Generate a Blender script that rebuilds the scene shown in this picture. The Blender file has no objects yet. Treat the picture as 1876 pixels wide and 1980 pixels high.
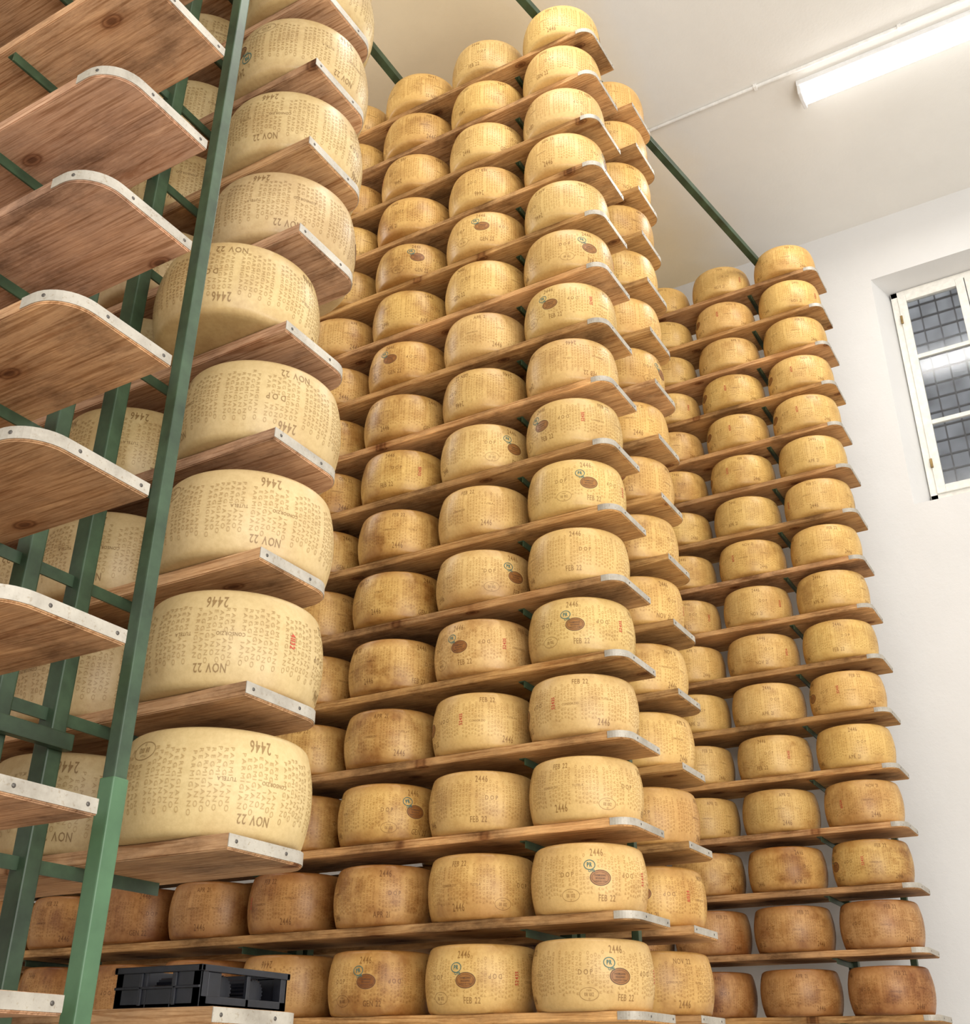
import bpy, bmesh, math, random
from mathutils import Matrix, Vector
random.seed(7)
HC = 1.2
scene = bpy.context.scene
COL = scene.collection
scene.view_settings.view_transform = 'Standard'

# ---------------------------------------------------------------- materials
def new_mat(name):
    m = bpy.data.materials.new(name); m.use_nodes = True
    nt = m.node_tree
    b = nt.nodes['Principled BSDF']
    return m, nt, b
def N(nt, t, **kw):
    n = nt.nodes.new(t)
    for k, v in kw.items(): setattr(n, k, v)
    return n
def mixmul(nt, a, b, fac=1.0, mode='MULTIPLY'):
    m = N(nt, 'ShaderNodeMix', data_type='RGBA', blend_type=mode)
    if isinstance(fac, (int, float)): m.inputs[0].default_value = fac
    else: nt.links.new(fac, m.inputs[0])
    for i, v in ((6, a), (7, b)):
        if isinstance(v, tuple): m.inputs[i].default_value = v
        else: nt.links.new(v, m.inputs[i])
    return m.outputs[2]
def ramp(nt, src, stops):
    r = N(nt, 'ShaderNodeValToRGB')
    el = r.color_ramp.elements
    while len(el) < len(stops): el.new(0.5)
    for e, (p, c) in zip(el, stops):
        e.position = p; e.color = c if len(c) == 4 else (*c, 1)
    nt.links.new(src, r.inputs[0])
    return r.outputs[0]
def coords(nt, scale=(1, 1, 1), rnd=True):
    tc = N(nt, 'ShaderNodeTexCoord'); mp = N(nt, 'ShaderNodeMapping')
    mp.inputs['Scale'].default_value = scale
    nt.links.new(tc.outputs['Object'], mp.inputs['Vector'])
    if rnd:
        oi = N(nt, 'ShaderNodeObjectInfo'); mu = N(nt, 'ShaderNodeMath', operation='MULTIPLY')
        mu.inputs[1].default_value = 37.0
        nt.links.new(oi.outputs['Random'], mu.inputs[0])
        nt.links.new(mu.outputs[0], mp.inputs['Location'])
    return mp.outputs[0]
def noise(nt, vec, scale, detail=4, rough=0.6, dist=0.0):
    n = N(nt, 'ShaderNodeTexNoise')
    n.inputs['Scale'].default_value = scale; n.inputs['Detail'].default_value = detail
    n.inputs['Roughness'].default_value = rough; n.inputs['Distortion'].default_value = dist
    nt.links.new(vec, n.inputs['Vector'])
    return n.outputs['Fac']
def bump(nt, b, h, strength, dist=0.002):
    bp = N(nt, 'ShaderNodeBump'); bp.inputs['Strength'].default_value = strength
    bp.inputs['Distance'].default_value = dist
    nt.links.new(h, bp.inputs['Height']); nt.links.new(bp.outputs[0], b.inputs['Normal'])

def rind_material(name, mult):
    m, nt, b = new_mat(name)
    oi = N(nt, 'ShaderNodeObjectInfo')
    v = coords(nt)
    n1 = noise(nt, v, 5.0, 5, .62)
    st = oi.outputs['Alpha']   # alpha of the object colour = how stained the wheel is
    c = mixmul(nt, oi.outputs['Color'], ramp(nt, n1, [(0.34, (.56, .42, .29)), (0.47, (.92, .87, .78)), (0.60, (1.10, 1.10, 1.08))]), st)
    n2 = noise(nt, v, 2.4, 4, .6)
    c = mixmul(nt, c, ramp(nt, n2, [(0.53, (1, 1, 1)), (0.69, (.62, .45, .32))]), st)
    n4 = noise(nt, v, 13, 5, .7)
    c = mixmul(nt, c, ramp(nt, n4, [(0.36, (.82, .74, .64)), (0.50, (1, 1, 1))]), st)
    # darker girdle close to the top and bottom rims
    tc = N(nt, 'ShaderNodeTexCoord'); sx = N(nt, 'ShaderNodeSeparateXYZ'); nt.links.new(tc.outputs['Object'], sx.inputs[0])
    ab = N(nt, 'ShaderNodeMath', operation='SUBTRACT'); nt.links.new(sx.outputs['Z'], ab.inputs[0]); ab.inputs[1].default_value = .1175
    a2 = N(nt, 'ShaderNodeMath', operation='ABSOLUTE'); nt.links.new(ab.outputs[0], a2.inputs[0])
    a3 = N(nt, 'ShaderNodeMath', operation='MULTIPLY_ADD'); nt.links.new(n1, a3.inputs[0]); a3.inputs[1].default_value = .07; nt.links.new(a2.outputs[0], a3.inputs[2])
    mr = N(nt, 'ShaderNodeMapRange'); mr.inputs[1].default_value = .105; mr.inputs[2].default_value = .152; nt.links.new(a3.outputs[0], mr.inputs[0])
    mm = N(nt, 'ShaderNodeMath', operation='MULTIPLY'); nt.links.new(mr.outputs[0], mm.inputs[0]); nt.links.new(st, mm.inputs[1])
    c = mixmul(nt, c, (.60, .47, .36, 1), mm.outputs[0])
    n3 = noise(nt, v, 70, 4, .7)
    c = mixmul(nt, c, ramp(nt, n3, [(0.35, (.92, .90, .86)), (0.6, (1.02, 1.02, 1.02))]))
    if mult != (1, 1, 1): c = mixmul(nt, c, (*mult, 1))
    nt.links.new(c, b.inputs['Base Color'])
    b.inputs['Roughness'].default_value = .40
    b.inputs['Specular IOR Level'].default_value = .38
    bump(nt, b, n3, .35, .0013)
    return m
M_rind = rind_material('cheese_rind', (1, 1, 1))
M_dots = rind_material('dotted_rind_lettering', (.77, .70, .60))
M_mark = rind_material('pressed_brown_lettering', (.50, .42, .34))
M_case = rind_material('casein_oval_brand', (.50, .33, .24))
def flat(name, col, rough=.5, metal=0, var=.0, scale=20, spec=.5, bumpk=0):
    m, nt, b = new_mat(name)
    b.inputs['Roughness'].default_value = rough; b.inputs['Metallic'].default_value = metal
    b.inputs['Specular IOR Level'].default_value = spec
    v = coords(nt, rnd=False); n = noise(nt, v, scale, 5, .65)
    lo = tuple(c * (1 - var) for c in col); hi = tuple(min(1, c * (1 + var)) for c in col)
    nt.links.new(ramp(nt, n, [(0.35, lo), (0.65, hi)]), b.inputs['Base Color'])
    if bumpk: bump(nt, b, n, bumpk)
    return m
M_dark = flat('burnt_brown_lettering', (.09, .045, .025), .6)
M_teal = flat('teal_ink', (.05, .15, .13), .6)
M_red = flat('red_ink', (.48, .06, .03), .6)
M_green = flat('green_painted_steel', (.034, .062, .032), .42, 0, .4, 7, .5)
M_green_l = flat('light_green_painted_steel', (.066, .145, .070), .4, 0, .15, 8)
M_screw = flat('screw_steel', (.10, .09, .08), .4, .6, .2, 50)
M_black = flat('black_plastic', (.010, .011, .016), .35, 0, .3, 30)
M_white = flat('white_lamp_housing', (.8, .8, .8), .4, 0, .05)
M_pipe = flat('white_conduit', (.84, .83, .80), .5, 0, .08)
M_wframe = flat('white_painted_wood', (.76, .745, .69), .5, 0, .08, 25)
M_grille = flat('dark_iron_grille', (.09, .09, .095), .6, .1, .3)
M_brass = flat('aged_brass', (.25, .17, .07), .4, .8, .3)
M_ext = flat('grey_exterior_plaster', (.38, .40, .43), .9, 0, .5, 3.2)
M_floor = flat('grey_concrete_floor', (.68, .64, .58), .55, 0, .12, 4)
def strip_material():
    m, nt, b = new_mat('scuffed_grey_metal')
    v = coords(nt, rnd=True)
    n = noise(nt, v, 9, 5, .7); n2 = noise(nt, v, 110, 3, .7)
    c = ramp(nt, n, [(0.3, (.31, .28, .23)), (0.5, (.43, .395, .335)), (0.7, (.52, .485, .41))])
    c = mixmul(nt, c, ramp(nt, n2, [(0.32, (.78, .72, .64)), (0.42, (1, 1, 1))]))
    nt.links.new(c, b.inputs['Base Color']); b.inputs['Roughness'].default_value = .5; b.inputs['Metallic'].default_value = .2
    bump(nt, b, n2, .15, .001)
    return m
M_metal = strip_material()

def wood_material():
    m, nt, b = new_mat('worn_spruce_board')
    oi = N(nt, 'ShaderNodeObjectInfo')
    v2 = coords(nt, (1, .5, 1))
    n2 = noise(nt, v2, 4.0, 7, .70)
    v = coords(nt, (13, 1.0, 13)); n1 = noise(nt, v, 1.4, 6, .7, 1.2)
    v3 = coords(nt, (80, 2.4, 80)); n3 = noise(nt, v3, 2.0, 4, .6)
    vo = N(nt, 'ShaderNodeTexVoronoi', voronoi_dimensions='2D'); vo.inputs['Scale'].default_value = 1.0; vo.inputs['Randomness'].default_value = 1.0
    v4 = coords(nt, (3.8, 2.0, 1)); nt.links.new(v4, vo.inputs['Vector'])
    c = mixmul(nt, oi.outputs['Color'], ramp(nt, n1, [(0.34, (.64, .50, .39)), (0.46, (.96, .91, .85)), (0.54, (.80, .71, .62)), (0.66, (1.16, 1.13, 1.07))]))
    c = mixmul(nt, c, ramp(nt, n2, [(0.36, (.42, .40, .40)), (0.48, (.88, .88, .89)), (0.60, (1.12, 1.12, 1.10)), (0.72, (1.28, 1.28, 1.28))]))
    c = mixmul(nt, c, ramp(nt, n3, [(0.36, (.66, .58, .50)), (0.5, (1, 1, 1))]))
    c = mixmul(nt, c, ramp(nt, vo.outputs['Distance'], [(0.024, (.30, .21, .16)), (0.042, (.60, .47, .38)), (0.054, (.38, .27, .21)), (0.075, (.82, .75, .69)), (0.16, (1, 1, 1))]))
    nt.links.new(c, b.inputs['Base Color']); b.inputs['Roughness'].default_value = .78
    b.inputs['Specular IOR Level'].default_value = .18
    bump(nt, b, n3, .6, .003)
    return m
M_wood = wood_material()

def plaster(name, base, beige=None):
    m, nt, b = new_mat(name)
    tc = N(nt, 'ShaderNodeTexCoord')
    n = noise(nt, tc.outputs['Object'], 1.1, 5, .6)
    c = ramp(nt, n, [(0.3, tuple(x * .93 for x in base)), (0.7, base)])
    if beige:  # beige stain plus warm light tint, painted into the colour towards the far end
        sx = N(nt, 'ShaderNodeSeparateXYZ'); nt.links.new(tc.outputs['Object'], sx.inputs[0])
        n2 = noise(nt, tc.outputs['Object'], .9, 4, .6)
        ad = N(nt, 'ShaderNodeMath', operation='MULTIPLY_ADD'); ad.inputs[1].default_value = .7
        nt.links.new(n2, ad.inputs[0]); nt.links.new(sx.outputs['Y'], ad.inputs[2])
        mr = N(nt, 'ShaderNodeMapRange'); mr.inputs[1].default_value = 2.0; mr.inputs[2].default_value = 2.6
        nt.links.new(ad.outputs[0], mr.inputs[0])
        c = mixmul(nt, c, ramp(nt, n, [(0.3, tuple(x * .90 for x in beige)), (0.7, beige)]), mr.outputs[0], 'MIX')
    nt.links.new(c, b.inputs['Base Color']); b.inputs['Roughness'].default_value = .85
    b.inputs['Specular IOR Level'].default_value = .2
    n3 = noise(nt, tc.outputs['Object'], 14, 5, .7)
    bump(nt, b, n3, .25, .01)
    return m
M_wall = plaster('white_plaster', (.75, .745, .735))
M_ceil = plaster('white_ceiling_plaster', (.84, .82, .775), (.97, .83, .58))

# ---------------------------------------------------------------- helpers
def mesh_obj(name, verts, faces, mats, parent=None, loc=(0, 0, 0), midx=None, smooth=False, me=None):
    if me is None:
        me = bpy.data.meshes.new(name)
        me.from_pydata([tuple(v) for v in verts], [], faces)
        for m in (mats if isinstance(mats, (list, tuple)) else [mats]): me.materials.append(m)
        if midx: me.polygons.foreach_set('material_index', midx)
        if smooth: me.polygons.foreach_set('use_smooth', [True] * len(me.polygons))
        me.update()
    ob = bpy.data.objects.new(name, me); COL.objects.link(ob)
    ob.location = loc
    if parent: ob.parent = parent
    return ob
def box_data(boxes, bev=0.0):
    bm = bmesh.new()
    for (x0, x1, y0, y1, z0, z1) in boxes:
        mt = Matrix.Translation(((x0+x1)/2, (y0+y1)/2, (z0+z1)/2)) @ Matrix.Diagonal((x1-x0, y1-y0, z1-z0, 1))
        bmesh.ops.create_cube(bm, size=1, matrix=mt)
    if bev: bmesh.ops.bevel(bm, geom=bm.edges[:], offset=bev, segments=2, affect='EDGES', profile=.6)
    return bm
def bm_obj(name, bm, mat, parent=None, loc=(0, 0, 0), smooth=False):
    me = bpy.data.meshes.new(name); bm.to_mesh(me); bm.free()
    me.materials.append(mat)
    if smooth: me.polygons.foreach_set('use_smooth', [True] * len(me.polygons))
    ob = bpy.data.objects.new(name, me); COL.objects.link(ob); ob.location = loc
    if parent: ob.parent = parent
    return ob
def boxes_obj(name, boxes, mat, parent=None, loc=(0, 0, 0), bev=0.0):
    return bm_obj(name, box_data(boxes, bev), mat, parent, loc)
def empty(name, loc):
    e = bpy.data.objects.new(name, None); e.empty_display_size = .1; COL.objects.link(e); e.location = loc
    return e
def tag(o, label, cat, group=None, kind=None):
    o['label'] = label; o['category'] = cat
    if group: o['group'] = group
    if kind: o['kind'] = kind
def copy_to(src, name, parent=None, loc=None):
    o = src.copy(); o.name = name; COL.objects.link(o)
    if parent: o.parent = parent
    if loc is not None: o.location = loc
    return o

# ---------------------------------------------------------------- cheese wheels
R0 = .218; HH = .1175; CIRC = 2 * math.pi * R0
def prof(z): return R0 - .014 * (z / .0975) ** 2
def mp(s, z, off):
    r = prof(z) + off; p = s / R0
    return (r * math.cos(p), r * math.sin(p), z + HH)
GL = {}
def glyph(ch, bold=.006):
    key = (ch, bold)
    if key in GL: return GL[key]
    cu = bpy.data.curves.new('g', 'FONT'); cu.body = ch; cu.size = 1; cu.resolution_u = 2; cu.offset = bold
    ob = bpy.data.objects.new('g', cu); COL.objects.link(ob)
    bpy.context.view_layer.update()
    dg = bpy.context.evaluated_depsgraph_get()
    ev = ob.evaluated_get(dg); me = ev.to_mesh()
    vs = [(v.co.x, v.co.y) for v in me.vertices]; fs = [tuple(p.vertices) for p in me.polygons]
    ev.to_mesh_clear(); bpy.data.objects.remove(ob); bpy.data.curves.remove(cu)
    x0 = min(v[0] for v in vs); x1 = max(v[0] for v in vs)
    GL[key] = ([(a - x0, b) for a, b in vs], fs, x1 - x0)
    return GL[key]
class Acc:
    def __init__(s): s.v = []; s.f = []; s.m = []
    def add(s, vs, fs, mi):
        o = len(s.v); s.v += vs; s.f += [tuple(i + o for i in f) for f in fs]; s.m += [mi] * len(fs)
def text(acc, txt, s, z, h, mi, rot=0., xs=.7, off=.0009, res=None, reserve=None, gap=.13, bold=.006):
    k = h / .70
    w = 0; lay = []
    for ch in txt:
        if ch == ' ': w += .38; continue
        g = glyph(ch, bold); lay.append((g, w)); w += g[2] + gap
    w -= gap
    c, sn = math.cos(rot), math.sin(rot)
    for g, x in lay:
        gx = (x + g[2] / 2 - w / 2) * k * xs
        if res is not None:
            cs, cz = s + gx * c, z + gx * sn
            bad = abs(cz) > .093
            for (a0, a1, b0, b1) in res:
                d = (cs - a0) % CIRC
                if d < (a1 - a0) and b0 < cz < b1: bad = True; break
            if bad: continue
        vs = []
        for (a, b) in g[0]:
            u = (a + x - w / 2) * k * xs; v = (b - .35) * k
            zz = z + u * sn + v * c
            vs.append(mp(s + u * c - v * sn, max(-.1, min(.1, zz)), off))
        acc.add(vs, g[1], mi)
    if reserve is not None:
        hw = w * k * xs / 2 + .003; hh = h / 2 + .004
        reserve.append((s - hw, s + hw, z - hh, z + hh))
def ring(acc, s, z, a, b, t, mi, off=.0009, n=32):
    vs = []; fs = []
    for i in range(n):
        p = 2 * math.pi * i / n
        vs.append(mp(s + a * math.cos(p), z + b * math.sin(p), off))
        vs.append(mp(s + (a - t) * math.cos(p), z + (b - t) * math.sin(p), off))
    for i in range(n):
        j = (i + 1) % n; fs.append((2*i, 2*j, 2*j+1, 2*i+1))
    acc.add(vs, fs, mi)
def disc(acc, s, z, a, b, mi, off=.0006, n=32, k=6):
    vs = [mp(s, z, off)]; fs = []
    for q in range(1, k + 1):
        for i in range(n):
            p = 2 * math.pi * i / n; t = q / k
            vs.append(mp(s + a * t * math.cos(p), z + b * t * math.sin(p), off))
    for i in range(n): fs.append((0, 1 + i, 1 + (i + 1) % n))
    for q in range(k - 1):
        for i in range(n):
            j = (i + 1) % n; o = 1 + q * n; fs.append((o+i, o+n+i, o+n+j, o+j))
    acc.add(vs, fs, mi)
def make_cheese(name, date, red, oval=True, seed=0, seal_at=-.105, dop=True):
    rg = random.Random(seed)
    acc = Acc(); seg = 96
    pts = [(0, -HH), (.10, -HH), (.170, -HH + .0003)]
    for i in range(1, 6):
        t = i / 6 * math.pi / 2; pts.append((.180 + .0235 * math.sin(t), -HH + .0003 + .0200 * (1 - math.cos(t))))
    nz = 12
    for i in range(nz + 1):
        z = -.0972 + .1944 * i / nz; pts.append((prof(z), z))
    pts += [(r, -z) for r, z in reversed(pts[:8])]
    vs = []; fs = []
    rings = pts[1:-1]
    for r, z in rings:
        for i in range(seg):
            p = 2 * math.pi * i / seg; vs.append((r * math.cos(p), r * math.sin(p), z + HH))
    for q in range(len(rings) - 1):
        for i in range(seg):
            j = (i + 1) % seg; fs.append((q*seg+i, q*seg+j, (q+1)*seg+j, (q+1)*seg+i))
    fs.append(tuple(reversed(range(seg)))); fs.append(tuple((len(rings)-1)*seg + i for i in range(seg)))
    acc.add(vs, fs, 0); nrind = len(fs)
    rs = []
    def seal(s, z):
        ring(acc, s, z, .034, .021, .0014, 1)
        text(acc, 'ITALIA', s, z + .0115, .0055, 1); text(acc, '08 1012', s, z - .001, .012, 1, xs=.62); text(acc, 'CE', s, z - .0145, .0055, 1)
        rs.append((s - .037, s + .037, z - .025, z + .025))
    # face one
    if oval:
        dy = rg.uniform(-.012, .010); dx = rg.uniform(-.008, .008)
        disc(acc, dx, dy, .038, .027, 2); ring(acc, dx, dy, .038, .027, .0020, 3, .0012); ring(acc, dx, dy, .031, .020, .001, 3, .0012)
        text(acc, 'PARMIGIANO', dx, dy + .008, .0065, 3, off=.0014); text(acc, 'REGGIANO', dx, dy - .002, .0065, 3, off=.0014)
        text(acc, 'CONSORZIO TUTELA', dx, dy - .012, .0045, 3, off=.0014)
        rs.append((dx - .041, dx + .041, dy - .030, dy + .030))
        tx, ty, tr = -.045 + rg.uniform(-.01, .02), .038 + rg.uniform(-.006, .003), rg.uniform(-.5, .5)
        ring(acc, tx, ty, .021, .018, .0028, 4, .0016); text(acc, 'PR', tx, ty + .001, .015, 4, off=.0016, rot=tr, bold=.03)
        text(acc, 'CFPR', tx + .007, ty - .020, .009, 4, off=.0016, rot=tr, bold=.03)
        rs.append((tx - .024, tx + .024, ty - .024, ty + .021))
    text(acc, '2446', -.005, .079, .026, 1, xs=.60, reserve=rs)
    if dop:
        text(acc, 'DOP', -.115, .004, .017, 1, xs=.8, gap=.35, reserve=rs)
        text(acc, 'DOP', .115, .004, .017, 1, rot=math.pi, xs=.8, gap=.35, reserve=rs)
    seal(seal_at, -.066)
    text(acc, date, .03, -.075, .021, 1, reserve=rs)
    # face two
    text(acc, 'CONSORZIO', .27, -.01, .0085, 1, xs=.85, reserve=rs); text(acc, 'TUTELA', .41, .01, .0085, 1, xs=.85, reserve=rs)
    text(acc, '2446', .40, -.078, .026, 1, xs=.60, reserve=rs); text(acc, date, .31, .079, .021, 1, reserve=rs)
    if red: text(acc, red, .20, .0, .014, 6, rot=math.pi / 2, off=.0016, xs=.85, bold=.02)
    # face three
    text(acc, 'DOP', .69, .004, .017, 1, xs=.8, gap=.35, reserve=rs); text(acc, '2446', .65, .079, .026, 1, xs=.60, reserve=rs)
    text(acc, date, .64, -.077, .022, 1, reserve=rs)
    # face four
    text(acc, '2446', .99, -.077, .028, 1, xs=.58, reserve=rs); text(acc, date, .99, .078, .020, 1, reserve=rs)
    text(acc, 'TUTELA', 1.06, .0, .0085, 1, xs=.85, reserve=rs); text(acc, 'CONSORZIO', .95, .0, .0085, 1, xs=.85, reserve=rs)
    if red: text(acc, red, .80, -.01, .014, 6, rot=math.pi / 2, off=.0016, xs=.85, bold=.02)
    n = 104
    for i in range(n):
        if i % 8 == 7: continue
        t = ['PARMIGIANO', 'REGGIANO'][i % 2]
        text(acc, t, i * CIRC / n, (-.006 if i % 2 else .004) + rg.uniform(-.006, .006), .0086, 5, rot=math.pi / 2, xs=1.48, res=rs, gap=.26 if i % 2 == 0 else .36, bold=.0)
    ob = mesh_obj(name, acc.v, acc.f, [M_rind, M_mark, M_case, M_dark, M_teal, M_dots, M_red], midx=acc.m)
    me = ob.data
    sm = [i < nrind - 2 for i in range(len(me.polygons))]
    me.polygons.foreach_set('use_smooth', sm)
    bpy.data.objects.remove(ob)
    return me
V = {
 'FEB': make_cheese('wheel_a', 'FEB 22', '52435', True, 1),
 'FEBN': make_cheese('wheel_b', 'FEB 22', None, False, 2, 1.17),
 'NOV': make_cheese('wheel_c', 'NOV 22', None, True, 3, 1.265, False),
 'NOVN': make_cheese('wheel_d', 'NOV 22', '41132', False, 4, 1.265, False),
 'GEN': make_cheese('wheel_e', 'GEN 22', None, True, 5),
 'GENN': make_cheese('wheel_h', 'GEN 22', None, False, 8),
 'NOV21': make_cheese('wheel_f', 'NOV 21', '61524', True, 6),
 'APR': make_cheese('wheel_g', 'APR 21', None, False, 7),
}
def mixc(a, b, t): return tuple(x * (1 - t) + y * t for x, y in zip(a, b))
PALE = (.59, .45, .232); GOLD = (.76, .515, .185); AMBER = (.68, .425, .140); BROWN = (.38, .19, .068); RED = (.48, .255, .10)
def cheese(me, x, y, z, color, face=None, flip=False, label='', group='', stain=.8, sc=None):
    o = bpy.data.objects.new('cheese_wheel', me); COL.objects.link(o)
    sc = sc or random.uniform(.965, 1.0); sz = random.uniform(.965, 1.0)
    o.scale = (sc, sc, sz)
    az = math.atan2(-y, -x)
    s = random.uniform(.25, 1.12) if face is None else face
    f = s / R0
    if flip:
        o.rotation_euler = (math.pi, 0, az + f); o.location = (x, y, z + HC + 2 * HH * sz)
    else:
        o.rotation_euler = (0, 0, az - f); o.location = (x, y, z + HC)
    j = random.uniform(.92, 1.05)
    o.color = (color[0]*j, color[1]*j*random.uniform(.98, 1.02), color[2]*j*random.uniform(.95, 1.05), stain)
    tag(o, label, 'cheese', group)
    return o

# ---------------------------------------------------------------- shelf boards
TH = .032
def board_meshes(L, outer, W=.31, r=.065, ext=.012, strip_h=.026):
    """local: x 0..W, y 0..L, z 0..TH ; outer = 'min' or 'max' side rounded at y=0"""
    arc = [(r - r * math.cos(t), r - r * math.sin(t)) for t in [i / 10 * math.pi / 2 for i in range(11)]]
    end = [(0, r + ext)] + arc + [(W, 0)]
    outl = [(0, L)] + arc + [(W, 0), (W, L)]
    if outer == 'max':
        end = [(W - x, y) for x, y in end]; outl = [(W - x, y) for x, y in outl]
    bm = bmesh.new()
    bot = [bm.verts.new((x, y, 0)) for x, y in outl]
    f = bm.faces.new(bot)
    ex = bmesh.ops.extrude_face_region(bm, geom=[f])
    bmesh.ops.translate(bm, verts=[v for v in ex['geom'] if isinstance(v, bmesh.types.BMVert)], vec=(0, 0, TH))
    bmesh.ops.recalc_face_normals(bm, faces=bm.faces[:])
    bmesh.ops.bevel(bm, geom=[e for e in bm.edges if abs(e.verts[0].co.z - e.verts[1].co.z) < 1e-6], offset=.0025, segments=2, affect='EDGES')
    me = bpy.data.meshes.new('board'); bm.to_mesh(me); bm.free(); me.materials.append(M_wood)
    t = .0022; zs = TH - strip_h - .001
    inner = [Vector((x, y)) for x, y in end]; out = []
    for i, p in enumerate(inner):
        a = inner[max(0, i-1)]; b = inner[min(len(inner)-1, i+1)]
        d = (b - a).normalized(); nrm = Vector((d.y, -d.x))
        if nrm.y > 0 or (abs(nrm.y) < .01 and ((outer == 'min') == (nrm.x > 0))): nrm = -nrm
        out.append(p + nrm * t)
    vs = []; fs = []
    for p, q in zip(inner, out):
        q2 = p + (q - p).normalized() * .0004
        vs += [(q2.x, q2.y, zs), (q.x, q.y, zs), (q.x, q.y, zs + strip_h), (q2.x, q2.y, zs + strip_h)]
    m = len(inner)
    for i in range(m - 1):
        for k in range(4):
            k2 = (k + 1) % 4; fs.append((i*4+k, i*4+k2, (i+1)*4+k2, (i+1)*4+k))
    fs.append((0, 1, 2, 3)); fs.append(tuple((m-1)*4 + k for k in (3, 2, 1, 0)))
    sm = bpy.data.meshes.new('strip'); sm.from_pydata(vs, [], fs); sm.materials.append(M_metal)
    b2 = bmesh.new(); b2.from_mesh(sm); bmesh.ops.recalc_face_normals(b2, faces=b2.faces[:]); b2.to_mesh(sm); b2.free()
    xs = [r + .03, W - .022] if outer == 'min' else [W - r - .03, .022]
    sp = [(x, -t, -math.pi / 2) for x in xs]
    q = (r - r * math.cos(.35), r - r * math.sin(.35))
    if outer == 'min': sp.append((q[0] - t, q[1] - .001, math.pi + .35))
    else: sp.append((W - q[0] + t, q[1] - .001, -.35))
    return me, sm, sp
bm = bmesh.new(); bmesh.ops.create_uvsphere(bm, u_segments=12, v_segments=6, radius=.0042, matrix=Matrix.Diagonal((.45, 1, 1, 1)))
screw_me = bpy.data.meshes.new('screw'); bm.to_mesh(screw_me); bm.free(); screw_me.materials.append(M_screw)
screw_me.polygons.foreach_set('use_smooth', [True] * len(screw_me.polygons))
def boards(x0, y0, L, zs, outer, color, label, group, nscrew, W=.31, r=.065, ext=.012):
    me, sm, sp = board_meshes(L, outer, W, r, ext)
    for z in zs:
        b = bpy.data.objects.new('shelf_board', me); COL.objects.link(b)
        b.location = (x0, y0 + random.uniform(-.007, .007), z - TH + HC)
        j = random.uniform(.82, 1.15)
        b.color = (color[0]*j, color[1]*j, color[2]*j*random.uniform(.9, 1.12), 1)
        tag(b, label, 'shelf', group)
        s = bpy.data.objects.new('metal_edge_strip', sm); COL.objects.link(s); s.parent = b
        s['label'] = 'off-white scuffed metal strip wrapped round the board end'
        for (px, py, an) in sp[:nscrew]:
            k = bpy.data.objects.new('screw', screw_me); COL.objects.link(k); k.parent = b
            k.location = (px, py, TH / 2 + .002); k.rotation_euler = (0, 0, an)

S = .3135
NEAR = [.429 + S * k for k in range(-1, 10)]
MID = [.203 + S * k for k in range(16)]
MIDB = [.216 + S * k for k in range(16)]
RGT = [.300 + .3135 * k for k in range(16)]
WN = (.60, .385, .225); WM = (.64, .395, .170)
boards(1.026, 1.57, 2.5, NEAR, 'min', (.58, .365, .225), 'empty worn wooden shelf board with rounded metal-edged end', 'empty boards of the half-empty rack', 3, .29, .085, .03)
boards(1.650, 1.564, 2.5, NEAR, 'max', WN, 'wooden shelf board carrying pale cheese wheels, metal-edged end', 'boards loaded with pale wheels', 3, .275, .07, 0)
boards(3.637, 1.561, 4.3, MID, 'min', WM, 'brown wooden shelf board carrying golden cheese wheels, metal-edged end', 'boards of the tall double rack', 2)
boards(4.235, 1.575, 4.3, MIDB, 'max', WM, 'brown wooden shelf board on the far side of the double rack', 'far side boards of the tall double rack', 2)
boards(6.237, 1.093, 3.0, RGT, 'min', (.60, .365, .165), 'brown wooden shelf board of the rack beside the white wall', 'boards of the rack by the wall', 2)

for k in range(0, 10):
    z = NEAR[k + 1]
    for c in range(4):
        x = 1.808
        y = 1.768 + .452 * c + random.uniform(-.002, .002)
        if k == 4:
            if c == 0: x, y = 1.706, 1.795
            else: y += .035
        face = {0: 1.08, 1: .94, 2: 1.035, 3: .72, 4: .60, 5: .32, 6: .9, 7: 1.13}.get(k) if c == 0 else None
        me = V['NOVN'] if (c == 0 and k in (1,)) else V['NOV']
        cheese(me, x, y, z, PALE, face, flip=True, label='pale yellow cheese wheel with upside-down dotted rind lettering', group='pale cheese wheels on the half-empty rack',
               stain=(.22 if k < 4 else .36) if c == 0 else .4, sc=1.0 if k == 4 else None)
faces = {0: (V['FEB'], -.09, False), 1: (V['FEB'], -.035, False), 2: (V['FEBN'], 1.09, False), 3: (V['FEB'], .32, False), 4: (V['FEB'], .03, False),
         5: (V['FEBN'], .66, False), 6: (V['FEB'], -.05, False), 7: (V['FEB'], .16, False), 8: (V['FEBN'], .40, True), 9: (V['FEB'], .10, False), 10: (V['FEB'], -.10, False)}
f1 = {0: (V['FEB'], .07), 1: (V['FEBN'], 1.09), 2: (V['FEBN'], .66), 3: (V['FEB'], .30), 4: (V['FEB'], .12), 5: (V['FEB'], -.13), 6: (V['FEBN'], .40), 7: (V['FEB'], -.13), 11: (V['GEN'], .04)}
f2 = {0: (V['GEN'], .07), 1: (V['APR'], .66), 2: (V['GEN'], -.10), 9: (V['GEN'], .12), 11: (V['GEN'], 0)}
PLAIN = [V['GENN'], V['FEBN'], V['APR']]
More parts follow.
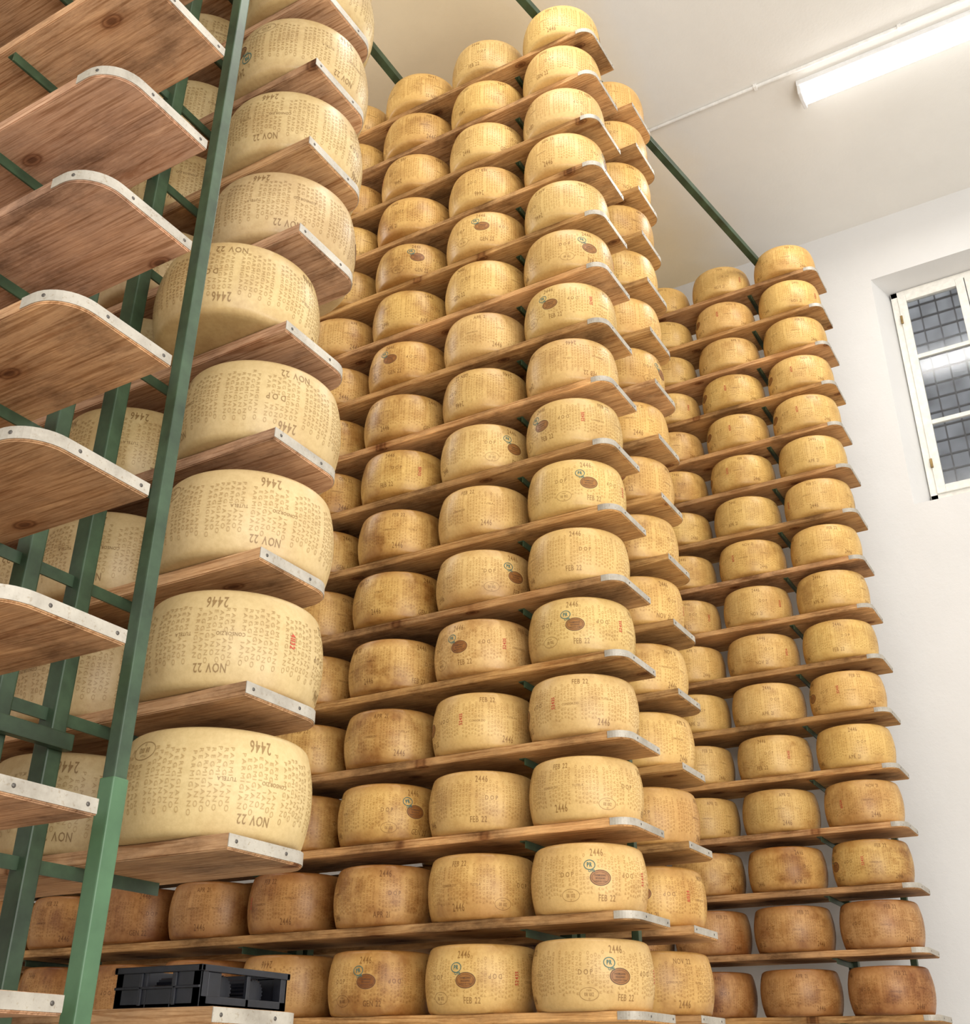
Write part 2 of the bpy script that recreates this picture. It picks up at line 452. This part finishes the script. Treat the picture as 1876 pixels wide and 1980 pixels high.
for k in range(16):
    ncol = 10 if k <= 1 else (6 if k < 8 else 5)
    hi = max(0, (k - 5) / 10)      # upper wheels are cleaner
    for c in range(ncol):
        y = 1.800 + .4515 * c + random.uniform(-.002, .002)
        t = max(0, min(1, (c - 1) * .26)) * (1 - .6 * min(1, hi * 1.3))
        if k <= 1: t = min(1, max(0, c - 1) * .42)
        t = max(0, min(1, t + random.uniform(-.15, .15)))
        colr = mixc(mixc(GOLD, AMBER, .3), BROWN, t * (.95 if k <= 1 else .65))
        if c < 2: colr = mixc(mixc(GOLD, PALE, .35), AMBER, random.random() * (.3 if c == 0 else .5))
        fl = False
        if c == 0 and k in faces: me, fc, fl = faces[k]
        elif c == 1 and k in f1: me, fc = f1[k]
        elif c == 2 and k in f2: me, fc = f2[k]
        else: me = random.choice(PLAIN if random.random() < .8 else [V['FEB'], V['GEN']]); fc = None; fl = random.random() < .3
        lab = 'golden hard cheese wheel with dotted lettering on the tall rack' if t < .45 or c < 2 else 'brown aged cheese wheel with darkened rind on the tall rack'
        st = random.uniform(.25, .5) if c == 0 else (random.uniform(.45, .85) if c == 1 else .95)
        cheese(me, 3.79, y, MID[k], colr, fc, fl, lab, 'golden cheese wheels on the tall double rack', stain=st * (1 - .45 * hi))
    for c in range(3):
        y = 1.803 + .4515 * c
        colr = mixc(GOLD, AMBER, random.uniform(.2, 1))
        if k < 3: colr = mixc(colr, BROWN, .25)
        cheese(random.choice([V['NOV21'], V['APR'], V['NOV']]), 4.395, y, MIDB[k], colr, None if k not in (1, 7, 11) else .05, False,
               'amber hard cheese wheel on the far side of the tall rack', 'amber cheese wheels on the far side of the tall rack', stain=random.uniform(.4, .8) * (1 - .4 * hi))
    for c in range(4):
        y = 1.335 + .468 * c
        colr = mixc(GOLD, AMBER, random.random() * .6)
        if k < 4: colr = mixc(colr, RED, [1., .85, .4, .25][k])
        cheese(random.choice([V['NOV21'], V['APR'], V['FEB'], V['FEBN']]), 6.39, y, RGT[k], colr, random.choice([None, .25, .3, .65]), False,
               ('reddish brown cheese wheel on a low wooden shelf' if k < 2 else 'golden cheese wheel on the rack beside the white wall'), 'cheese wheels on the rack by the wall', stain=random.uniform(.35, .7) * (1 - .3 * hi) if k > 2 else 1.0)

# ---------------------------------------------------------------- rack frames
def arm_bm(x0, x1):
    return box_data([(x0, x1, -.002, .003, -.028, 0), (x0, x1, -.002, .026, -.004, 0)])
def rack(label, posts, front_post, ladders, arm_x, zs, ztop, psize=.05, beams=(), rods=True):
    e = empty('rack_frame', (posts[0], ladders[0], 0))
    ox, oy = posts[0], ladders[0]
    tag(e, label, 'rack', 'green steel rack frames')
    h = ztop + HC
    pm = None
    for ly in ladders:
        for px in posts:
            if pm is None:
                pm = boxes_obj('post', [(-psize/2, psize/2, -psize*.6, psize*.6, 0, h)], M_green, e, (0, 0, 0), .004)
                pm.location = (px - ox, ly - oy, 0)
            else: copy_to(pm, 'post', e, (px - ox, ly - oy, 0))
    if front_post:
        fx, fy, fs = front_post
        boxes_obj('post', [(-fs/2, fs/2, -fs/2, fs/2, 0, h)], M_green, e, (fx - ox, fy - oy, 0), .003)
        if rods:
            bmx = box_data([(-.010, .010, 0, ladders[0] - fy, -.010, .010)])
            t = bm_obj('tie_rod', bmx, M_green, e, (fx - ox, fy - oy, zs[-1] + HC - .06))
            for zz in zs[3::4]: copy_to(t, 'tie_rod', e, (fx - ox, fy - oy, zz + HC - TH - .02))
        else:
            boxes_obj('tie_rod', [(-.010, .010, 0, ladders[0] - fy, -.010, .010)], M_green, e, (fx - ox, fy - oy, h - .03))
    for (bx0, bx1, bz) in beams:
        boxes_obj('cross_beam', [(bx0 - ox, bx1 - ox, -.055, -.031, bz - .018, bz + .018)], M_green, e, (0, 0, HC), .003)
    am = None
    for ly in ladders:
        for z in zs:
            loc = (0, ly - oy, z - TH + HC)
            if am is None:
                am = bm_obj('support_arm', arm_bm(arm_x[0] - ox, arm_x[1] - ox), M_green, e, loc)
            else: copy_to(am, 'support_arm', e, loc)
    return e
r1 = rack('green painted steel rack frame with one side of empty boards', [1.385, 1.530], (1.392, 1.620, .0315), [2.004, 3.35], (1.04, 1.90), NEAR, 3.5, .040, [(1.0, 1.55, .635)], False)
sl = boxes_obj('post_sleeve', [(-.0185, .0185, -.0185, .0185, 0, HC + .486)], M_green_l, r1, (.007, 1.620 - 2.004, 0), .003)
sl['label'] = 'brighter green lower sleeve around the end post'
rack('green painted steel frame of the tall double rack', [4.06, 4.135], (4.045, 1.735, .03), [2.026, 3.38, 4.735], (3.72, 4.46), MID, 5.2, .045)
rack('green painted steel rack frame beside the white wall', [6.66], (6.665, 1.25, .035), [1.569, 2.97], (6.30, 6.68), RGT, 5.2, .045)

def bar(name, p0, p1, w, mat, label, cat):
    a = Vector(p0); b = Vector(p1); d = b - a; L = d.length
    o = boxes_obj(name, [(0, L, -w/2, w/2, -w/2, w/2)], mat, None, a, .003)
    o.rotation_euler = d.to_track_quat('X', 'Z').to_euler()
    tag(o, label, cat, 'tie bars above the racks')
    return o
Z = 5.22 + HC
bar('tie_bar', (1.6, 2.2, Z), (6.62, 1.44, Z), .045, M_green, 'dark green steel tie bar joining the rack tops', 'beam')
bar('tie_bar', (1.6, 2.80, Z), (4.3, 2.80, Z), .045, M_green, 'dark green steel tie bar above the golden wheels', 'beam')

# ---------------------------------------------------------------- black crate with rollers
cx, cy, cz = 1.655, 1.60, NEAR[0] + HC
e = empty('black_crate', (cx, cy, cz)); tag(e, 'black plastic open crate holding toothed rollers, on a shelf board', 'crate')
w, l, h = .25, .225, .072
bx = [(0, w, 0, l, 0, .008)]
for (x, y) in ((0, 0), (w-.02, 0), (0, l-.02), (w-.02, l-.02)): bx.append((x, x+.02, y, y+.02, 0, h))
bx += [(-.004, w+.004, -.004, .006, h-.010, h+.002), (-.004, w+.004, l-.006, l+.004, h-.010, h+.002), (-.004, .006, -.004, l+.004, h-.010, h+.002), (w-.006, w+.004, -.004, l+.004, h-.010, h+.002)]
bx += [(0, w, .0, .006, 0, .020), (.02, .055, 0, .006, .018, h-.01), (.128, .138, 0, .008, 0, h-.01)]
bx += [(0, w, l-.008, l, 0, h), (w-.006, w, 0, l, 0, h-.005)]
bx += [(0, .006, 0, .075, 0, h-.005), (0, .006, .075, .14, 0, .035), (0, .006, .14, l, 0, h-.005), (-.004, .001, .060, .068, .004, h-.01), (-.004, .001, .150, .158, .004, h-.01), (-.004, .001, .0, l, .033, .038)]
boxes_obj('crate_body', bx, M_black, e, (0, 0, 0), .0015)
def gear(r, ln):
    bm = bmesh.new(); n = 22
    prof_ = []
    for i in range(n * 2):
        a = math.pi * i / n; rr = r if i % 2 else r * .86
        prof_.append((rr * math.cos(a), rr * math.sin(a)))
    lo = [bm.verts.new((x, 0, z)) for x, z in prof_]; hi = [bm.verts.new((x, ln, z)) for x, z in prof_]
    for i in range(2*n):
        j = (i+1) % (2*n); bm.faces.new((lo[i], lo[j], hi[j], hi[i]))
    bm.faces.new(lo[::-1]); bm.faces.new(hi)
    return bm
g = bm_obj('roller', gear(.026, .16), M_black, e, (.092, .03, .035)); g['label'] = 'toothed black plastic roller'
copy_to(g, 'roller', e, (.185, .03, .035))

# ---------------------------------------------------------------- lamp, conduit
CZ = 5.84 + HC
le = empty('fluorescent_lamp', (5.49, .10, CZ)); tag(le, 'long white fluorescent tube lamp fixed to the ceiling', 'ceiling lamp')
boxes_obj('housing', [(-.085, .085, -.78, .78, -.045, 0)], M_white, le, (0, 0, 0), .006)
m, nt, b = new_mat('glowing_diffuser'); b.inputs['Base Color'].default_value = (.9, .9, .9, 1)
b.inputs['Emission Color'].default_value = (1, .985, .96, 1); b.inputs['Emission Strength'].default_value = 7.0
pts = [(-.07 , -.045), (-.066, -.085), (-.045, -.108), (0, -.114), (.045, -.108), (.066, -.085), (.07, -.045)]
vs = [(x, -.755, z) for x, z in pts] + [(x, .755, z) for x, z in pts]; n = len(pts)
mesh_obj('diffuser', vs, [(i, i+1, n+i+1, n+i) for i in range(n-1)] + [tuple(range(n)), tuple(range(2*n-1, n-1, -1))], m, le)
ec = boxes_obj('end_cap', [(-.075, .075, .755, .78, -.112, -.04)], M_white, le, (0, 0, 0), .006)
copy_to(ec, 'end_cap', le, (0, -1.535, 0))
pe = empty('conduit_pipe', (5.31, -1, CZ)); tag(pe, 'thin white electrical conduit running along the ceiling', 'pipe')
bm = bmesh.new(); bmesh.ops.create_cone(bm, segments=14, radius1=.012, radius2=.012, depth=4.6, cap_ends=True, matrix=Matrix.Translation((0, 2.1, -.012)) @ Matrix.Rotation(math.pi/2, 4, 'X'))
bm_obj('pipe', bm, M_pipe, pe, (0, 0, 0), True)
cl = boxes_obj('clip', [(-.018, .018, -.012, .012, -.028, 0)], M_pipe, pe, (0, .3, 0), .003)
for y in (1.2, 2.12, 3.0): copy_to(cl, 'clip', pe, (0, y, 0))

# ---------------------------------------------------------------- room shell
def struct(o, label, cat):
    tag(o, label, cat, kind='structure')
WX = 7.0
y0, y1, z0, z1 = -5., 7., 0., CZ
oy0, oy1, oz0, oz1 = -.36, .85, 3.42 + HC, 5.305 + HC
iy0, iy1, iz0, iz1 = -.27, .76, 3.50 + HC, 5.27 + HC; IX = 7.25
vs = [(WX, y0, z0), (WX, y1, z0), (WX, y1, z1), (WX, y0, z1), (WX, oy0, oz0), (WX, oy1, oz0), (WX, oy1, oz1), (WX, oy0, oz1),
      (IX, iy0, iz0), (IX, iy1, iz0), (IX, iy1, iz1), (IX, iy0, iz1)]
fs = [(0, 1, 5, 4), (1, 2, 6, 5), (2, 3, 7, 6), (3, 0, 4, 7), (4, 5, 9, 8), (5, 6, 10, 9), (6, 7, 11, 10), (7, 4, 8, 11)]
struct(mesh_obj('wall_right', vs, fs, M_wall), 'white plastered wall with a deep splayed window recess', 'wall')
struct(boxes_obj('wall_back', [(-5, WX, 7, 7.15, 0, CZ)], M_wall), 'plastered wall at the end of the racks', 'wall')
struct(boxes_obj('ceiling', [(-5, WX, -5, 7, CZ, CZ + .15)], M_ceil), 'white plaster ceiling with a beige area of stain and painted warm light', 'ceiling')
struct(boxes_obj('floor', [(-5, WX, -5, 7, -.1, 0)], M_floor), 'grey concrete floor', 'floor')
struct(mesh_obj('wall_exterior', [(8.6, -4, 0), (8.6, 5, 0), (8.6, 5, 9), (8.6, -4, 9)], [(0, 1, 2, 3)], M_ext), 'grey wall of the building outside the window', 'wall')
we = empty('window_1', (IX - .03, (iy0+iy1)/2, iz0)); struct(we, 'white casement window with small panes and iron grille', 'window')
hw = (iy1 - iy0)/2; hh = iz1 - iz0
boxes_obj('window_frame', [(-.02, .04, -hw, -hw+.05, 0, hh), (-.02, .04, hw-.05, hw, 0, hh), (-.02, .04, -hw, hw, 0, .05), (-.02, .04, -hw, hw, hh-.05, hh)], M_wframe, we, (0, 0, 0), .004)
def casement(c, wd):
    q = wd/2; z0 = .05; z1 = hh - .05; s = .058; P = []
    P += [(-.035, .005, c-q, c-q+s, z0, z1), (-.035, .005, c+q-s, c+q, z0, z1), (-.035, .005, c-q+s, c+q-s, z0, z0+s), (-.035, .005, c-q+s, c+q-s, z1-s, z1)]
    for f in (1/3, 2/3):
        zc = z0 + (z1-z0)*f; P.append((-.03, .0, c-q+s, c+q-s, zc-.016, zc+.016))
    return P
boxes_obj('casement', casement(hw/2 - .022, hw - .05), M_wframe, we, (0, 0, 0), .003)
boxes_obj('casement', casement(-hw/2 + .022, hw - .05), M_wframe, we, (0, 0, 0), .003)
gm, nt, b = new_mat('window_glass'); b.inputs['Base Color'].default_value = (.9, .93, .97, 1); b.inputs['Roughness'].default_value = .12
b.inputs['Transmission Weight'].default_value = 1.0; b.inputs['IOR'].default_value = 1.38
boxes_obj('window_glass', [(-.014, -.010, -hw+.055, hw-.055, .06, hh-.06)], gm, we)
for zz in (.25, hh - .3):
    boxes_obj('hinge', [(-.045, -.033, hw-.058, hw-.040, zz, zz+.07)], M_brass, we, (0, 0, 0), .003)
ge = []
for i in range(9): yy = -hw + hw*2*(i+.5)/9; ge.append((.13, .142, yy-.005, yy+.005, -.05, hh+.05))
for i in range(15): zz = hh*(i+.5)/15; ge.append((.128, .144, -hw-.05, hw+.05, zz-.005, zz+.005))
boxes_obj('window_grille', ge, M_grille, we)

# ---------------------------------------------------------------- lights
w = bpy.data.worlds.new('world'); scene.world = w; w.use_nodes = True
w.node_tree.nodes['Background'].inputs[0].default_value = (1, .98, .95, 1)
w.node_tree.nodes['Background'].inputs[1].default_value = 1.05
def area(loc, target, sx, sy, power, col=(1, .965, .915)):
    l = bpy.data.lights.new('area_light', 'AREA'); l.shape = 'RECTANGLE'; l.size = sx; l.size_y = sy; l.energy = power; l.color = col
    o = bpy.data.objects.new('area_light', l); COL.objects.link(o); o.location = loc
    o.rotation_euler = (Vector(target) - Vector(loc)).to_track_quat('-Z', 'Y').to_euler()
    return o
area((2.8, .2, 6.9), (2.8, .2, 0), .4, 3.5, 75)
area((5.5, .1, 6.85), (5.5, .1, 0), .25, 1.5, 35)
area((-1.5, -2.0, 3.0), (3.5, 2.2, 3.5), 3.0, 2.0, 140)  # added soft fill behind the camera, aimed at the racks, no visible fixture
area((1.5, -2.0, 2.0), (4.8, 1.6, 6.2), 2.0, 2.0, 100)  # added unseen uplight that brightens the ceiling
area((2.75, 4.8, 5.6), (3.8, 2.8, 3.8), .3, 1.5, 22)

# ---------------------------------------------------------------- camera
cd = bpy.data.cameras.new('camera'); cam = bpy.data.objects.new('camera', cd); COL.objects.link(cam)
cd.sensor_fit = 'HORIZONTAL'; cd.sensor_width = 36; cd.lens = 36 * 2121 / 1876
cd.clip_start = .05
R = Matrix.Rotation(math.radians(30.8 - 90), 4, 'Z') @ Matrix.Rotation(math.radians(90 + 27.33), 4, 'X') @ Matrix.Rotation(.009, 4, 'Z')
cam.matrix_world = Matrix.Translation((0, 0, HC)) @ R
scene.camera = cam
